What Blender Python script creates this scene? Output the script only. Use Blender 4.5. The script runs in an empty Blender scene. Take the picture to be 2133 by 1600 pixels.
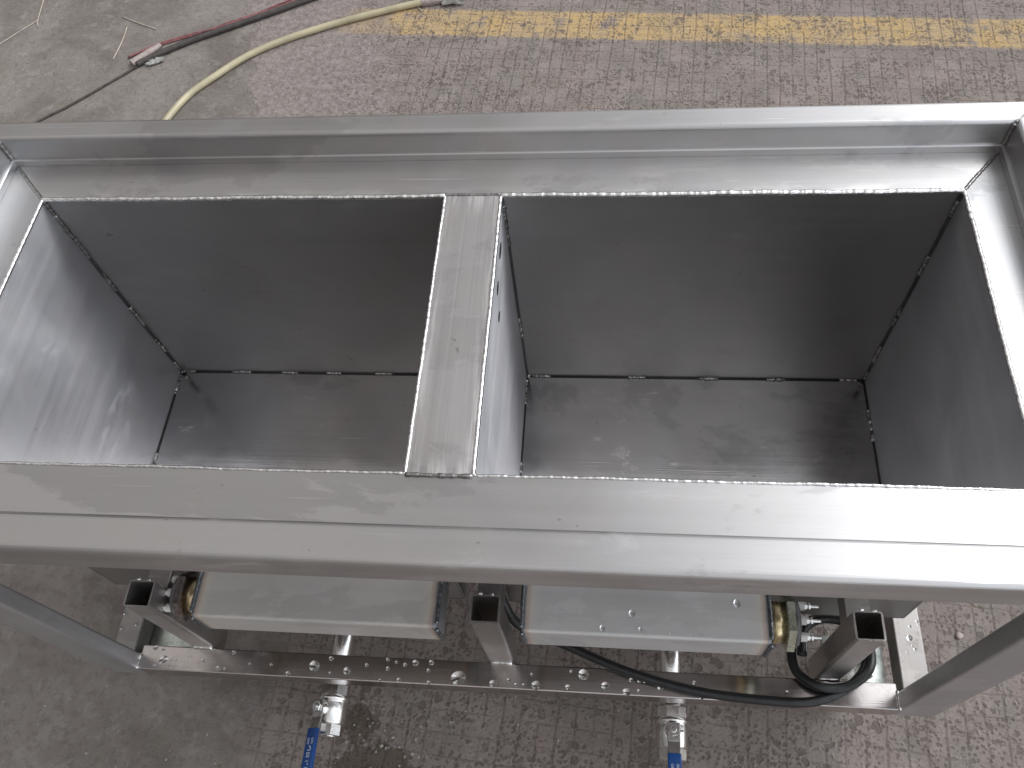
import bpy, bmesh, math, random
from mathutils import Vector, Matrix
random.seed(7)
S = 0.8                 # metres per survey unit
FZ = -1.9               # floor height in survey units (camera at the origin)
scene = bpy.context.scene
COL = scene.collection
PI = math.pi

def W(x, y, z):
    return Vector((x*S, y*S, (z-FZ)*S))

# ------------------------------------------------------------------ nodes
def new_mat(name):
    m = bpy.data.materials.new(name); m.use_nodes = True
    nt = m.node_tree; nt.nodes.clear()
    out = nt.nodes.new('ShaderNodeOutputMaterial')
    b = nt.nodes.new('ShaderNodeBsdfPrincipled')
    nt.links.new(b.outputs[0], out.inputs[0])
    return m, nt, b, out

class G:
    def __init__(s, nt): s.nt = nt
    def n(s, t, **k):
        o = s.nt.nodes.new(t)
        for a, v in k.items(): setattr(o, a, v)
        return o
    def l(s, a, b): s.nt.links.new(a, b)
    def setin(s, node, key, v):
        if hasattr(v, 'is_output'): s.l(v, node.inputs[key])
        else: node.inputs[key].default_value = v
    def math(s, op, a, b=0.0, c=0.0, clamp=False):
        o = s.n('ShaderNodeMath', operation=op); o.use_clamp = clamp
        s.setin(o, 0, a); s.setin(o, 1, b); s.setin(o, 2, c)
        return o.outputs[0]
    def pos(s):
        return s.n('ShaderNodeNewGeometry').outputs['Position']
    def mapping(s, v, loc=(0,0,0), rot=(0,0,0), scale=(1,1,1)):
        o = s.n('ShaderNodeMapping'); s.l(v, o.inputs[0])
        o.inputs[1].default_value = loc; o.inputs[2].default_value = rot; o.inputs[3].default_value = scale
        return o.outputs[0]
    def noise(s, v, scale, detail=4, rough=.55, dist=0.0, col=False):
        o = s.n('ShaderNodeTexNoise'); s.l(v, o.inputs['Vector'])
        o.inputs['Scale'].default_value = scale; o.inputs['Detail'].default_value = detail
        o.inputs['Roughness'].default_value = rough; o.inputs['Distortion'].default_value = dist
        return o.outputs[1 if col else 0]
    def vor(s, v, scale, feature='F1', rnd=1.0, out='Distance'):
        o = s.n('ShaderNodeTexVoronoi', feature=feature); s.l(v, o.inputs['Vector'])
        o.inputs['Scale'].default_value = scale; o.inputs['Randomness'].default_value = rnd
        return o.outputs[out]
    def sstep(s, v, a, b, x=0.0, y=1.0):
        o = s.n('ShaderNodeMapRange', interpolation_type='SMOOTHSTEP'); s.setin(o, 0, v)
        o.inputs[1].default_value = a; o.inputs[2].default_value = b
        o.inputs[3].default_value = x; o.inputs[4].default_value = y
        return o.outputs[0]
    def mix(s, f, a, b, mode='MIX'):
        o = s.n('ShaderNodeMix', data_type='RGBA', blend_type=mode)
        s.setin(o, 0, f)
        for i, v in ((6, a), (7, b)):
            if hasattr(v, 'is_output'): s.l(v, o.inputs[i])
            else: o.inputs[i].default_value = (*v, 1) if len(v) == 3 else v
        return o.outputs[2]
    def sep(s, v):
        o = s.n('ShaderNodeSeparateXYZ'); s.l(v, o.inputs[0]); return o.outputs
    def bump(s, h, dist=.001, strength=1.0, normal=None):
        o = s.n('ShaderNodeBump'); s.l(h, o.inputs['Height'])
        o.inputs['Distance'].default_value = dist; o.inputs['Strength'].default_value = strength
        if normal is not None: s.l(normal, o.inputs['Normal'])
        return o.outputs[0]

def steel(name, axis='x', base=(.56,.555,.55), rough=.34, smear=1.0, metal=1.0, grime=.35, tint=None, dirt=0.0, stainy=1.0, aniso=.78):
    """brushed stainless sheet, grain along one axis, with stains and smears"""
    m, nt, b, out = new_mat(name); g = G(nt)
    p = g.pos()
    lo, hi = 3.0, 420.0
    sc = {'x': (lo, hi, hi), 'y': (hi, lo, hi), 'z': (hi, hi, lo)}[axis]
    st = g.noise(g.mapping(p, scale=sc), 1.0, 3, .6)
    sc2 = {'x': (1.2, 60, 60), 'y': (60, 1.2, 60), 'z': (60, 60, 1.2)}[axis]
    st2 = g.noise(g.mapping(p, scale=sc2, loc=(3, 1, 2)), 1.0, 4, .6)
    blot = g.noise(p, 5.5, 5, .55, .6)
    blot2 = g.noise(g.mapping(p, loc=(9, 4, 2)), 17, 5, .6, .3)
    stain = g.sstep(g.noise(g.mapping(p, loc=(1, 7, 5), scale=(.7, 1.4, 1)), 3.0, 9, .66, .35), .53, .555)
    spots = g.sstep(g.vor(g.mapping(p, loc=(.3, .2, .1)), 26), .10, .05)
    spots = g.math('MULTIPLY', spots, g.sstep(blot2, .5, .62))
    # scratches: sparse, thin, random direction
    v = g.mapping(p, rot=(.3, .5, .9), scale=(2.0, 160, 160))
    scr = g.sstep(g.noise(v, 1.0, 1, .4), .755, .80)
    v2 = g.mapping(p, rot=(.1, .2, 2.2), scale=(6.0, 260, 260))
    scr2 = g.sstep(g.noise(v2, 1.0, 1, .4), .76, .80)
    scr = g.math('MAXIMUM', scr, scr2)
    val = g.math('ADD', g.math('MULTIPLY', g.math('SUBTRACT', st2, .5), .22*smear), 1.0)
    val = g.math('ADD', val, g.math('MULTIPLY', g.math('SUBTRACT', blot, .5), .5*grime))
    val = g.math('SUBTRACT', val, g.math('MULTIPLY', stain, .20*grime*stainy))
    val = g.math('SUBTRACT', val, g.math('MULTIPLY', spots, .22*grime))
    val = g.math('ADD', val, g.math('MULTIPLY', scr, .25*min(1, smear)))
    sm = g.noise(g.mapping(p, loc=(2, 5, 8), scale={'x': (1, 2.6, 2.6), 'y': (2.6, 1, 2.6), 'z': (2.6, 2.6, 1)}[axis]), 9, 7, .68, 1.2)
    smf = g.math('MULTIPLY', g.sstep(sm, .56, .70), g.sstep(blot, .42, .6))
    val = g.math('ADD', val, g.math('MULTIPLY', smf, .22*grime))
    scf = g.math('MULTIPLY', g.sstep(g.noise(g.mapping(p, loc=(6, 1, 4), scale=(1, 1.8, 1.8)), 55, 3, .5, .5), .70, .74), g.sstep(blot2, .52, .60))
    val = g.math('SUBTRACT', val, g.math('MULTIPLY', scf, .35))
    colr = g.mix(1.0, base, g.mix(blot2, (.97, .985, 1.03), (1.04, 1.0, .96)), 'MULTIPLY')
    vc = g.n('ShaderNodeCombineColor')
    for i in range(3): g.l(val, vc.inputs[i])
    colr = g.mix(1.0, colr, vc.outputs[0], 'MULTIPLY')
    if dirt:
        d = g.sstep(g.noise(g.mapping(p, loc=(4, 4, 4)), 30, 8, .7), .5, .72)
        colr = g.mix(g.math('MULTIPLY', d, dirt), colr, (.10, .075, .06))
    if tint: colr = tint(g, p, colr)
    g.l(colr, b.inputs['Base Color'])
    b.inputs['Metallic'].default_value = metal
    r = g.math('ADD', rough, g.math('MULTIPLY', g.math('SUBTRACT', st2, .5), .12))
    r = g.math('ADD', r, g.math('MULTIPLY', g.math('SUBTRACT', blot, .5), .22))
    r = g.math('ADD', r, g.math('MULTIPLY', stain, .035*stainy))
    r = g.math('ADD', r, g.math('MULTIPLY', smf, .10))
    r = g.math('MAXIMUM', r, .08)
    g.l(r, b.inputs['Roughness'])
    b.inputs['Anisotropic'].default_value = aniso
    cr = g.n('ShaderNodeVectorMath', operation='CROSS_PRODUCT')
    g.l(g.n('ShaderNodeNewGeometry').outputs['Normal'], cr.inputs[0])
    cr.inputs[1].default_value = {'x': (1, .02, .02), 'y': (.02, 1, .02), 'z': (.02, .02, 1)}[axis]
    g.l(cr.outputs[0], b.inputs['Tangent'])
    h = g.math('ADD', g.math('MULTIPLY', st, .7*min(1, smear)), g.math('MULTIPLY', blot, .8))
    h = g.math('SUBTRACT', h, g.math('MULTIPLY', scr, .6*min(1, smear)**2))
    g.l(g.bump(h, .00045, .55), b.inputs['Normal'])
    return m

def plain(name, col, rough=.5, metal=0.0, var=.25, scale=60, bump=.0004, coat=0):
    m, nt, b, out = new_mat(name); g = G(nt); p = g.pos()
    n = g.noise(p, scale, 5, .6)
    n2 = g.noise(p, scale*6, 3, .6)
    c = g.mix(g.math('MULTIPLY', g.sstep(n, .35, .7), 1.0), tuple(x*(1+var) for x in col), tuple(x*(1-var) for x in col))
    g.l(c, b.inputs['Base Color'])
    b.inputs['Metallic'].default_value = metal
    g.l(g.math('ADD', rough, g.math('MULTIPLY', g.math('SUBTRACT', n, .5), .25)), b.inputs['Roughness'])
    if coat: b.inputs['Coat Weight'].default_value = coat
    g.l(g.bump(g.math('ADD', n, g.math('MULTIPLY', n2, .3)), bump, .6), b.inputs['Normal'])
    return m

M = {}
M['sx'] = steel('steel_grain_across', 'x', rough=.33)
M['sy'] = steel('steel_grain_deep', 'y', rough=.40, aniso=.0, base=(.46,.465,.47), grime=.6)
M['sz'] = steel('steel_grain_up', 'z', rough=.31, base=(.55,.54,.53), grime=.4)
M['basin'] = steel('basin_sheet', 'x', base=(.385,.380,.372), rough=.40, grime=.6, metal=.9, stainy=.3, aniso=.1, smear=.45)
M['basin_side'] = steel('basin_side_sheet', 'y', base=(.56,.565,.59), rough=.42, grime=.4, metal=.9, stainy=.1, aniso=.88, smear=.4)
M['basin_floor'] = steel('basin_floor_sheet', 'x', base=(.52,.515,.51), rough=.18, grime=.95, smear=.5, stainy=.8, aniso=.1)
M['rail'] = steel('rail_polished', 'x', base=(.52,.49,.47), rough=.16, grime=.5, smear=.6, dirt=.25)
M['leg'] = steel('leg_steel', 'z', base=(.58,.585,.60), rough=.36, grime=.35, metal=.86, aniso=.1)
M['tube'] = steel('tube_steel', 'z', base=(.50,.48,.46), rough=.32, grime=.6, dirt=.15, aniso=.3, metal=.9)

def grind_tint(g, p, c):
    # bright ground streaks along both long edges of the bridge strip, duller centre
    s = g.sep(p)
    d = g.math('ABSOLUTE', g.math('SUBTRACT', s[0], -.2152*S))
    edge = g.sstep(d, .024*S, .042*S)
    yy = g.math('MAXIMUM', g.sstep(s[1], .875*S, .93*S), g.sstep(s[1], .475*S, .447*S))
    e = g.math('MAXIMUM', edge, yy)
    n = g.noise(g.mapping(p, rot=(0, 0, .12), scale=(150, 9, 1)), 1.0, 4, .65)
    k = g.math('MULTIPLY', e, g.sstep(n, .42, .62))
    return g.mix(g.math('MULTIPLY', k, .5), c, (.80, .79, .77))
M['bridge'] = steel('bridge_ground', 'y', base=(.41,.40,.395), rough=.46, aniso=0.0, tint=grind_tint, grime=.6)

def edge_grind(g, p, c):
    s = g.sep(p)
    d = g.math('MINIMUM', g.math('SUBTRACT', s[1], .9275*S), g.math('ADD', g.math('MULTIPLY', g.math('SUBTRACT', s[1], .5*S), -1.0), 9.0))
    n = g.noise(g.mapping(p, loc=(3, 0, 0), scale=(14, 60, 1)), 1.0, 5, .65)
    far = g.math('MULTIPLY', g.sstep(d, .020, .001), g.sstep(d, -.001, .0))
    k = g.math('MULTIPLY', far, g.sstep(n, .46, .60))
    return g.mix(g.math('MULTIPLY', k, .55), c, (.80, .79, .77))
M['sx'] = steel('steel_grain_across', 'x', rough=.36, tint=edge_grind, grime=.6)

def heat_tint(x0, x1):
    def f(g, p, c):
        s = g.sep(p)
        n = g.noise(p, 40, 4, .6)
        d = g.math('MINIMUM', g.math('SUBTRACT', s[0], x0*S), g.math('SUBTRACT', x1*S, s[0]))
        d = g.math('ADD', d, g.math('MULTIPLY', g.math('SUBTRACT', n, .5), .007))
        c = g.mix(g.sstep(d, .026, .010, 0, .28), c, (.80, .70, .54))
        c = g.mix(g.sstep(d, .013, .008, 0, .5), c, (.46, .30, .25))
        c = g.mix(g.sstep(d, .0075, .004, 0, .8), c, (.20, .225, .25))
        return c
    return f
M['box1'] = steel('heater_box_left_sheet', 'x', base=(.62,.60,.57), rough=.5, metal=.45, aniso=.3, tint=heat_tint(-.704, -.275), grime=.6)
M['box2'] = steel('heater_box_right_sheet', 'x', base=(.62,.62,.61), rough=.5, metal=.45, aniso=.3, tint=heat_tint(-.134, .268), grime=.45)
M['weld'] = plain('weld_bead_bright', (.78,.77,.76), .22, 1.0, .25, 180, .0006)
M['weld_dark'] = plain('weld_bead_dull', (.30,.29,.28), .34, 1.0, .4, 300, .0006)
M['seam'] = plain('seam_and_corner_shade', (.035,.033,.034), .6, .3, .3, 200)  # dark joint colour, also painting the soft shade along the corners
M['weld_blue'] = plain('weld_bead_blued', (.21,.225,.24), .3, 1.0, .4, 240, .0005)
M['brass'] = plain('brass', (.60,.49,.30), .28, 1.0, .25, 90)
M['hex'] = plain('plated_flange', (.62,.66,.55), .27, 1.0, .2, 120)
M['hex_red'] = plain('stained_flange', (.27,.24,.23), .34, 1.0, .35, 120)
M['gasket'] = plain('grey_gasket', (.12,.12,.12), .6)
M['ceramic'] = plain('ceramic_white', (.62,.60,.57), .4, 0, .15)
M['screw'] = plain('screw_steel', (.68,.68,.66), .2, 1.0, .15)
M['valve'] = plain('valve_cast_steel', (.80,.79,.77), .20, 1.0, .08, 150, .0003)
M['lever'] = plain('lever_steel', (.50,.48,.46), .25, 1.0, .15)
M['grip'] = plain('blue_sleeve', (.006,.060,.25), .33, 0, .12, 30, .0001, .3)
M['ink'] = plain('white_print', (.62,.68,.75), .5, 0, .05)
M['black'] = plain('black_rubber', (.012,.013,.014), .42, 0, .3, 90, .0003)
M['blackcable'] = plain('dusty_black_cable', (.06,.052,.048), .6, 0, .3, 60)
M['redcord'] = plain('dusty_red_cord', (.24,.10,.10), .6, 0, .3, 60)
M['hose'] = plain('beige_hose', (.46,.41,.27), .38, 0, .14, 14, .0003, .15)
M['tape'] = plain('dirty_tape', (.36,.30,.28), .45, 0, .2, 60, .0006)
M['plastic'] = plain('pale_plastic', (.36,.36,.33), .3, 0, .2, 50, .0008)
M['straw'] = plain('dry_straw', (.46,.40,.33), .7, 0, .2)
M['dark'] = plain('painted_hole_shade', (.004,.004,.004), .7)  # black painted for the shade inside the overflow slots
M['dust'] = plain('dark_joint', (.07,.058,.052), .9, 0, .3)
M['wheel'] = plain('grey_rubber', (.06,.06,.06), .6)
M['pebble'] = plain('pink_pebble', (.55,.42,.40), .7)
M['grit'] = plain('concrete_crumb', (.32,.29,.26), .9, 0, .3, 200, .002)
m, nt, b, out = new_mat('water')
b.inputs['Base Color'].default_value = (1, 1, 1, 1); b.inputs['Roughness'].default_value = .02
b.inputs['Transmission Weight'].default_value = 1; b.inputs['IOR'].default_value = 1.33
M['water'] = m

# ------------------------------------------------------------------ floor material
def floor_mat():
    m, nt, b, out = new_mat('stamped_concrete'); g = G(nt)
    p0 = g.pos()
    p = g.mapping(p0, rot=(0, 0, math.radians(4.56)))      # aligned to the painted line
    s = g.sep(p)
    sx, sy = s[0], s[1]
    warp = g.noise(p, 6, 3, .5)
    wob = g.math('MULTIPLY', g.math('SUBTRACT', warp, .5), .012)
    fine = g.noise(p, 320, 6, .75)
    mid = g.noise(p, 60, 7, .68)
    big = g.noise(p, 4.5, 6, .6, .4)
    big2 = g.noise(g.mapping(p, loc=(5, 2, 0)), 11, 6, .62, .3)
    # --- where the pressed grid begins
    bx = g.math('ADD', sx, g.math('MULTIPLY', g.math('SUBTRACT', g.noise(p, 3.2, 6, .6), .5), .34))
    # sloping limit:  left end of grid runs from x=-1.0 (far) to x=-.78 (near)
    lim = g.math('ADD', bx, g.math('MULTIPLY', sy, .095))
    grid = g.sstep(lim, -.62, -.54)
    slab = g.sstep(g.math('ADD', g.math('ADD', sx, g.math('MULTIPLY', sy, .34)),
                          g.math('MULTIPLY', g.math('SUBTRACT', g.noise(p, 9, 6, .65), .5), .16)), -.535, -.525)
    far = g.sstep(sy, 1.1, 1.3)
    slab = g.math('MAXIMUM', g.math('MULTIPLY', slab, far), grid)
    # --- grooves
    def groove(coord, pitch, width, seed):
        c = g.math('ADD', coord, wob)
        t = g.math('PINGPONG', c, pitch/2)              # 0 at multiples of pitch
        n = g.noise(g.mapping(p, loc=(seed, seed, 0)), 22, 4, .7)
        wv = g.math('MULTIPLY', g.math('ADD', .45, n), width)
        q = g.math('DIVIDE', t, wv)
        line = g.sstep(q, 1.5, .35)
        keep = g.sstep(g.noise(g.mapping(p, loc=(seed*2, 1, 0)), 9, 5, .65), .38, .52)
        return g.math('MULTIPLY', line, keep)
    gx = groove(sx, .0312, .0024, 2.0)
    gy = groove(sy, .036, .0019, 5.0)
    gr = g.math('MULTIPLY', g.math('MAXIMUM', gx, g.math('MULTIPLY', gy, .75)), grid)
    # --- pits: irregular holes of several sizes
    pw = g.n('ShaderNodeVectorMath', operation='ADD')
    g.l(p, pw.inputs[0])
    nc = g.n('ShaderNodeVectorMath', operation='SCALE'); g.l(g.noise(p, 70, 4, .6, 0, True), nc.inputs[0]); nc.inputs[3].default_value = .014
    g.l(nc.outputs[0], pw.inputs[1])
    v1 = g.vor(pw.outputs[0], 52); pw2 = g.n('ShaderNodeVectorMath', operation='ADD'); g.l(p, pw2.inputs[0])
    nc2 = g.n('ShaderNodeVectorMath', operation='SCALE'); g.l(g.noise(p, 160, 3, .6, 0, True), nc2.inputs[0]); nc2.inputs[3].default_value = .006; g.l(nc2.outputs[0], pw2.inputs[1])
    v2 = g.vor(g.mapping(pw2.outputs[0], loc=(3, 3, 0)), 125)
    k1 = g.noise(g.mapping(p, loc=(8, 0, 0)), 12, 5, .7)
    pit1 = g.math('MULTIPLY', g.sstep(v1, .42, .33), g.sstep(k1, .49, .56))
    pit2 = g.math('MULTIPLY', g.sstep(v2, .44, .32), g.sstep(g.noise(g.mapping(p, loc=(0, 8, 0)), 16, 5, .7), .43, .55))
    pit3 = g.sstep(g.noise(g.mapping(p, loc=(2, 2, 0)), 150, 4, .6, 0), .60, .66)
    pits = g.math('MAXIMUM', g.math('MAXIMUM', pit1, pit2), g.math('MULTIPLY', pit3, .8))
    pits = g.math('MULTIPLY', pits, g.math('MULTIPLY', slab, g.sstep(lim, -.8, -.5, .45, 1)))
    # --- colour
    smooth = g.mix(g.sstep(big, .32, .68), (.195, .168, .150), (.31, .276, .250))
    smooth = g.mix(g.math('MULTIPLY', g.sstep(big2, .52, .72), .5), smooth, (.40, .37, .34))
    flake = g.math('MULTIPLY', g.sstep(g.noise(p, 26, 8, .72, .5), .50, .60), g.sstep(g.noise(g.mapping(p, loc=(3, 9, 0)), 5, 4, .6), .42, .58))
    smooth = g.mix(g.math('MULTIPLY', flake, .38), smooth, (.42, .385, .35))
    smooth = g.mix(g.math('MULTIPLY', g.sstep(mid, .48, .66), .42), smooth, (.14, .115, .10))
    stamped = g.mix(g.sstep(big2, .3, .7), (.365, .308, .28), (.27, .232, .208))
    stamped = g.mix(g.math('MULTIPLY', g.sstep(big, .55, .7), .35), stamped, (.30, .275, .22))
    cellcol = g.vor(g.mapping(p, scale=(1/.031, 1/.036, 0)), 1.0, 'F1', .25, 'Color')
    cs = g.n('ShaderNodeSeparateColor'); g.l(cellcol, cs.inputs[0])
    stamped = g.mix(g.sstep(cs.outputs[0], .5, 1.0, 0, .25), stamped, (.33, .25, .245))
    stamped = g.mix(g.sstep(cs.outputs[1], .6, 1.0, 0, .22), stamped, (.25, .255, .22))
    spall = g.mix(g.sstep(mid, .35, .65), (.40, .335, .32), (.25, .22, .20))
    col = g.mix(slab, smooth, g.mix(grid, spall, stamped))
    # --- worn yellow line
    vl = g.math('ADD', sy, g.math('MULTIPLY', g.math('SUBTRACT', g.noise(p, 30, 5, .7), .5), .022))
    c0 = 2.458*S*math.cos(math.radians(4.56)); c1 = 2.597*S*math.cos(math.radians(4.56))
    band = g.math('MULTIPLY', g.sstep(vl, c0-.007, c0+.007), g.sstep(vl, c1+.007, c1-.007))
    xs = g.math('ADD', sx, g.math('MULTIPLY', g.math('SUBTRACT', g.noise(p, 12, 5, .7), .5), .3))
    endf = g.math('ADD', g.math('MULTIPLY', g.sstep(xs, -.96, -.90), .45), g.math('MULTIPLY', g.sstep(xs, -.80, -.76), .55))
    wear = g.sstep(g.noise(g.mapping(p, loc=(1, 3, 0)), 14, 8, .72), .66, .52)
    wear2 = g.sstep(g.noise(g.mapping(p, loc=(4, 3, 0)), 90, 5, .7), .68, .56)
    yf = g.math('MULTIPLY', g.math('MULTIPLY', band, endf), g.math('MULTIPLY', wear, g.math('MULTIPLY', wear2, g.math('SUBTRACT', .92, g.math('MULTIPLY', pits, .15)))))
    yellow = g.mix(g.sstep(big2, .35, .65), (.64, .44, .19), (.56, .41, .235))
    col = g.mix(yf, col, yellow)
    dirtc = (.135, .105, .092)
    col = g.mix(g.math('MULTIPLY', gr, .42), col, dirtc)
    col = g.mix(g.math('MULTIPLY', pits, .66), col, dirtc)
    # pits keep a pale rim
    rim = g.math('MULTIPLY', g.math('MULTIPLY', g.sstep(v1, .52, .46), g.sstep(v1, .40, .45)), g.math('MULTIPLY', g.sstep(k1, .49, .56), slab))
    col = g.mix(g.math('MULTIPLY', rim, .35), col, (.46, .41, .38))
    # wet brown patch by the left-hand valve
    def wet(cx, cy, rx, ry):
        a = g.math('DIVIDE', g.math('SUBTRACT', g.sep(p0)[0], cx*S), rx*S)
        c = g.math('DIVIDE', g.math('SUBTRACT', g.sep(p0)[1], cy*S), ry*S)
        r = g.math('ADD', g.math('MULTIPLY', a, a), g.math('MULTIPLY', c, c))
        return g.sstep(g.math('ADD', r, g.math('MULTIPLY', g.math('SUBTRACT', g.noise(p, 24, 7, .7), .5), 5.0)), 1.1, .7)
    w = g.math('MAXIMUM', wet(-.47, .175, .085, .05), wet(-.52, .25, .04, .05))
    w = g.math('MAXIMUM', w, g.math('MULTIPLY', wet(.12, .20, .06, .07), .5))
    col = g.mix(g.math('MULTIPLY', w, .75), col, (.095, .072, .048))
    mossy = g.math('MULTIPLY', g.sstep(g.noise(g.mapping(p, loc=(7, 7, 0)), 6, 5, .6), .58, .68), .16)
    col = g.mix(mossy, col, (.23, .225, .12))
    fv = g.math('ADD', .80, g.math('MULTIPLY', fine, .40))
    fc = g.n('ShaderNodeCombineColor')
    for i in range(3): g.l(fv, fc.inputs[i])
    col = g.mix(1.0, col, fc.outputs[0], 'MULTIPLY')
    g.l(col, b.inputs['Base Color'])
    g.l(g.math('SUBTRACT', .82, g.math('MULTIPLY', w, .45)), b.inputs['Roughness'])
    b.inputs['Specular IOR Level'].default_value = .35
    # --- relief in millimetres
    h = g.math('MULTIPLY', g.noise(p, 85, 9, .8), 7.0)
    h = g.math('ADD', h, g.math('MULTIPLY', flake, 1.0))
    h = g.math('ADD', h, g.math('MULTIPLY', fine, .8))
    h = g.math('ADD', h, g.math('MULTIPLY', slab, 2.2))
    h = g.math('SUBTRACT', h, g.math('MULTIPLY', gr, 1.5))
    h = g.math('SUBTRACT', h, g.math('MULTIPLY', pits, 2.0))
    h = g.math('ADD', h, g.math('MULTIPLY', rim, 1.0))
    g.l(g.bump(h, .001, .95), b.inputs['Normal'])
    return m
M['floor'] = floor_mat()

# ------------------------------------------------------------------ mesh helpers
def mesh_obj(name, verts, faces, mats, parent=None, smooth=False, fm=None, kind=None):
    me = bpy.data.meshes.new(name)
    org = parent_origin(parent)
    me.from_pydata([tuple(Vector(v)-org) for v in verts], [], faces)
    if not isinstance(mats, (list, tuple)): mats = [mats]
    for k in mats: me.materials.append(M[k])
    if fm:
        for p, i in zip(me.polygons, fm): p.material_index = i
    bm = bmesh.new(); bm.from_mesh(me)
    bmesh.ops.recalc_face_normals(bm, faces=bm.faces)
    bm.to_mesh(me); bm.free()
    for p in me.polygons: p.use_smooth = smooth
    o = bpy.data.objects.new(name, me); COL.objects.link(o)
    if parent is not None:
        o.parent = parent
    if kind: o['kind'] = kind
    return o

def parent_origin(p):
    v = Vector((0, 0, 0))
    while p is not None:
        v = v + Vector(p.location); p = p.parent
    return v

def empty(name, loc):
    o = bpy.data.objects.new(name, None); COL.objects.link(o); o.location = loc
    o.empty_display_size = .05
    return o

def tag(o, label, cat, group=None, kind=None):
    o['label'] = label; o['category'] = cat
    if group: o['group'] = group
    if kind: o['kind'] = kind
    return o

class B:
    """collects geometry (in metres)"""
    def __init__(s): s.v = []; s.f = []; s.m = []; s.welds = []
    def add(s, v, f, mi=0):
        k = len(s.v); s.v += [Vector(a) for a in v]; s.f += [tuple(i+k for i in q) for q in f]; s.m += [mi]*len(f)
    def obj(s, name, mats, parent=None, smooth=False, kind=None):
        if s.welds:
            for p, q, r_, st_, j_ in s.welds:
                w_ = B(); bead_geo(w_, p, q, r_, st_, j_); w_.obj(name, mats, parent, True)
            return None
        return mesh_obj(name, s.v, s.f, mats, parent, smooth, s.m, kind)
    def box(s, x0, x1, y0, y1, z0, z1, bev=0.0, seg=2, mi=0):
        """survey units"""
        bm = bmesh.new()
        a, c = W(x0, y0, z0), W(x1, y1, z1)
        vs = [bm.verts.new((X, Y, Z)) for X in (a.x, c.x) for Y in (a.y, c.y) for Z in (a.z, c.z)]
        for q in ((0,1,3,2),(4,6,7,5),(0,4,5,1),(2,3,7,6),(0,2,6,4),(1,5,7,3)):
            bm.faces.new([vs[i] for i in q])
        bmesh.ops.recalc_face_normals(bm, faces=bm.faces)
        if bev:
            bmesh.ops.bevel(bm, geom=list(bm.edges), offset=bev*S, segments=seg, profile=.5, affect='EDGES')
        bm.verts.index_update()
        s.add([v.co.copy() for v in bm.verts], [[v.index for v in f.verts] for f in bm.faces], mi)
        bm.free()
    def tube(s, pts, r, n=10, cap=True, mi=0, radii=None):
        """metres; parallel-transport frame"""
        pts = [Vector(p) for p in pts]
        T = []
        for i in range(len(pts)):
            a = pts[max(0, i-1)]; c = pts[min(len(pts)-1, i+1)]
            T.append((c-a).normalized())
        u = T[0].orthogonal().normalized(); rings = []
        for i, p in enumerate(pts):
            u = (u - T[i]*u.dot(T[i])).normalized(); w = T[i].cross(u)
            rr = radii[i] if radii else r
            rings.append([p + (u*math.cos(2*PI*k/n) + w*math.sin(2*PI*k/n))*rr for k in range(n)])
        v = [q for ring in rings for q in ring]; f = []
        for i in range(len(pts)-1):
            for k in range(n):
                f.append((i*n+k, i*n+(k+1) % n, (i+1)*n+(k+1) % n, (i+1)*n+k))
        if cap:
            f.append(tuple(range(n-1, -1, -1))); f.append(tuple((len(pts)-1)*n+k for k in range(n)))
        s.add(v, f, mi)
    def lathe(s, c, ax, prof, n=32, mi=0, phase=0.0):
        """profile [(t along axis, radius)] metres, centre c"""
        c = Vector(c); ax = Vector(ax).normalized(); u = ax.orthogonal().normalized()
        if abs(ax.z) < .5:
            u = (Vector((0, 0, 1)) - ax*ax.z).normalized()
        w = ax.cross(u); v = []; f = []
        for t, r in prof:
            for k in range(n):
                a = 2*PI*k/n+phase
                v.append(c + ax*t + (u*math.cos(a) + w*math.sin(a))*r)
        for i in range(len(prof)-1):
            for k in range(n):
                f.append((i*n+k, i*n+(k+1) % n, (i+1)*n+(k+1) % n, (i+1)*n+k))
        f.append(tuple(range(n-1, -1, -1))); f.append(tuple((len(prof)-1)*n+k for k in range(n)))
        s.add(v, f, mi)

def rr_loop(x0, x1, y0, y1, r, seg=4):
    out = []
    for cx, cy, a0 in ((x1-r, y1-r, 0), (x0+r, y1-r, 90), (x0+r, y0+r, 180), (x1-r, y0+r, 270)):
        for i in range(seg+1):
            a = math.radians(a0 + 90*i/seg)
            out.append((cx+r*math.cos(a), cy+r*math.sin(a)))
    return out

def hollow_tube(b, x0, x1, y0, y1, z0, z1, wall=.004, r=.006, mi=0):
    """vertical rectangular hollow section, open at the top, survey units"""
    o = rr_loop(x0, x1, y0, y1, r); i = rr_loop(x0+wall, x1-wall, y0+wall, y1-wall, max(r-wall, .002))
    n = len(o); v = []
    for loop, z in ((o, z0), (o, z1), (i, z1), (i, z0)):
        v += [W(a, c, z) for a, c in loop]
    f = []
    for lv in range(3):
        for k in range(n):
            f.append((lv*n+k, lv*n+(k+1) % n, (lv+1)*n+(k+1) % n, (lv+1)*n+k))
    for k in range(n):
        f.append((3*n+k, 3*n+(k+1) % n, (k+1) % n, k))
    b.add(v, f, mi)

def bead_geo(b, p0, p1, r=.0035, step=.0022, jit=.35, n=8, flat=1.0, mi=0):
    """weld bead between two survey points"""
    a, c = W(*p0), W(*p1); L = (c-a).length; k = max(4, int(L/(step*S)))
    pts = []; rad = []
    ph = random.random()*9
    for i in range(k+1):
        t = i/k
        w = math.sin(i*.21+ph)*.0003*S + math.sin(i*.043+ph)*.0005*S
        d = (c-a).normalized(); side = d.orthogonal().normalized()
        pts.append(a.lerp(c, t) + side*w)
        rad.append(r*S*(1 + jit*.4*(random.random()-.5) + .07*math.sin(i*.9+ph)))
    b.tube(pts, r*S, n, True, mi, rad)

def bead(b, p0, p1, r=.0035, step=.0022, jit=.35):
    b.welds.append((p0, p1, r, step, jit))

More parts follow.
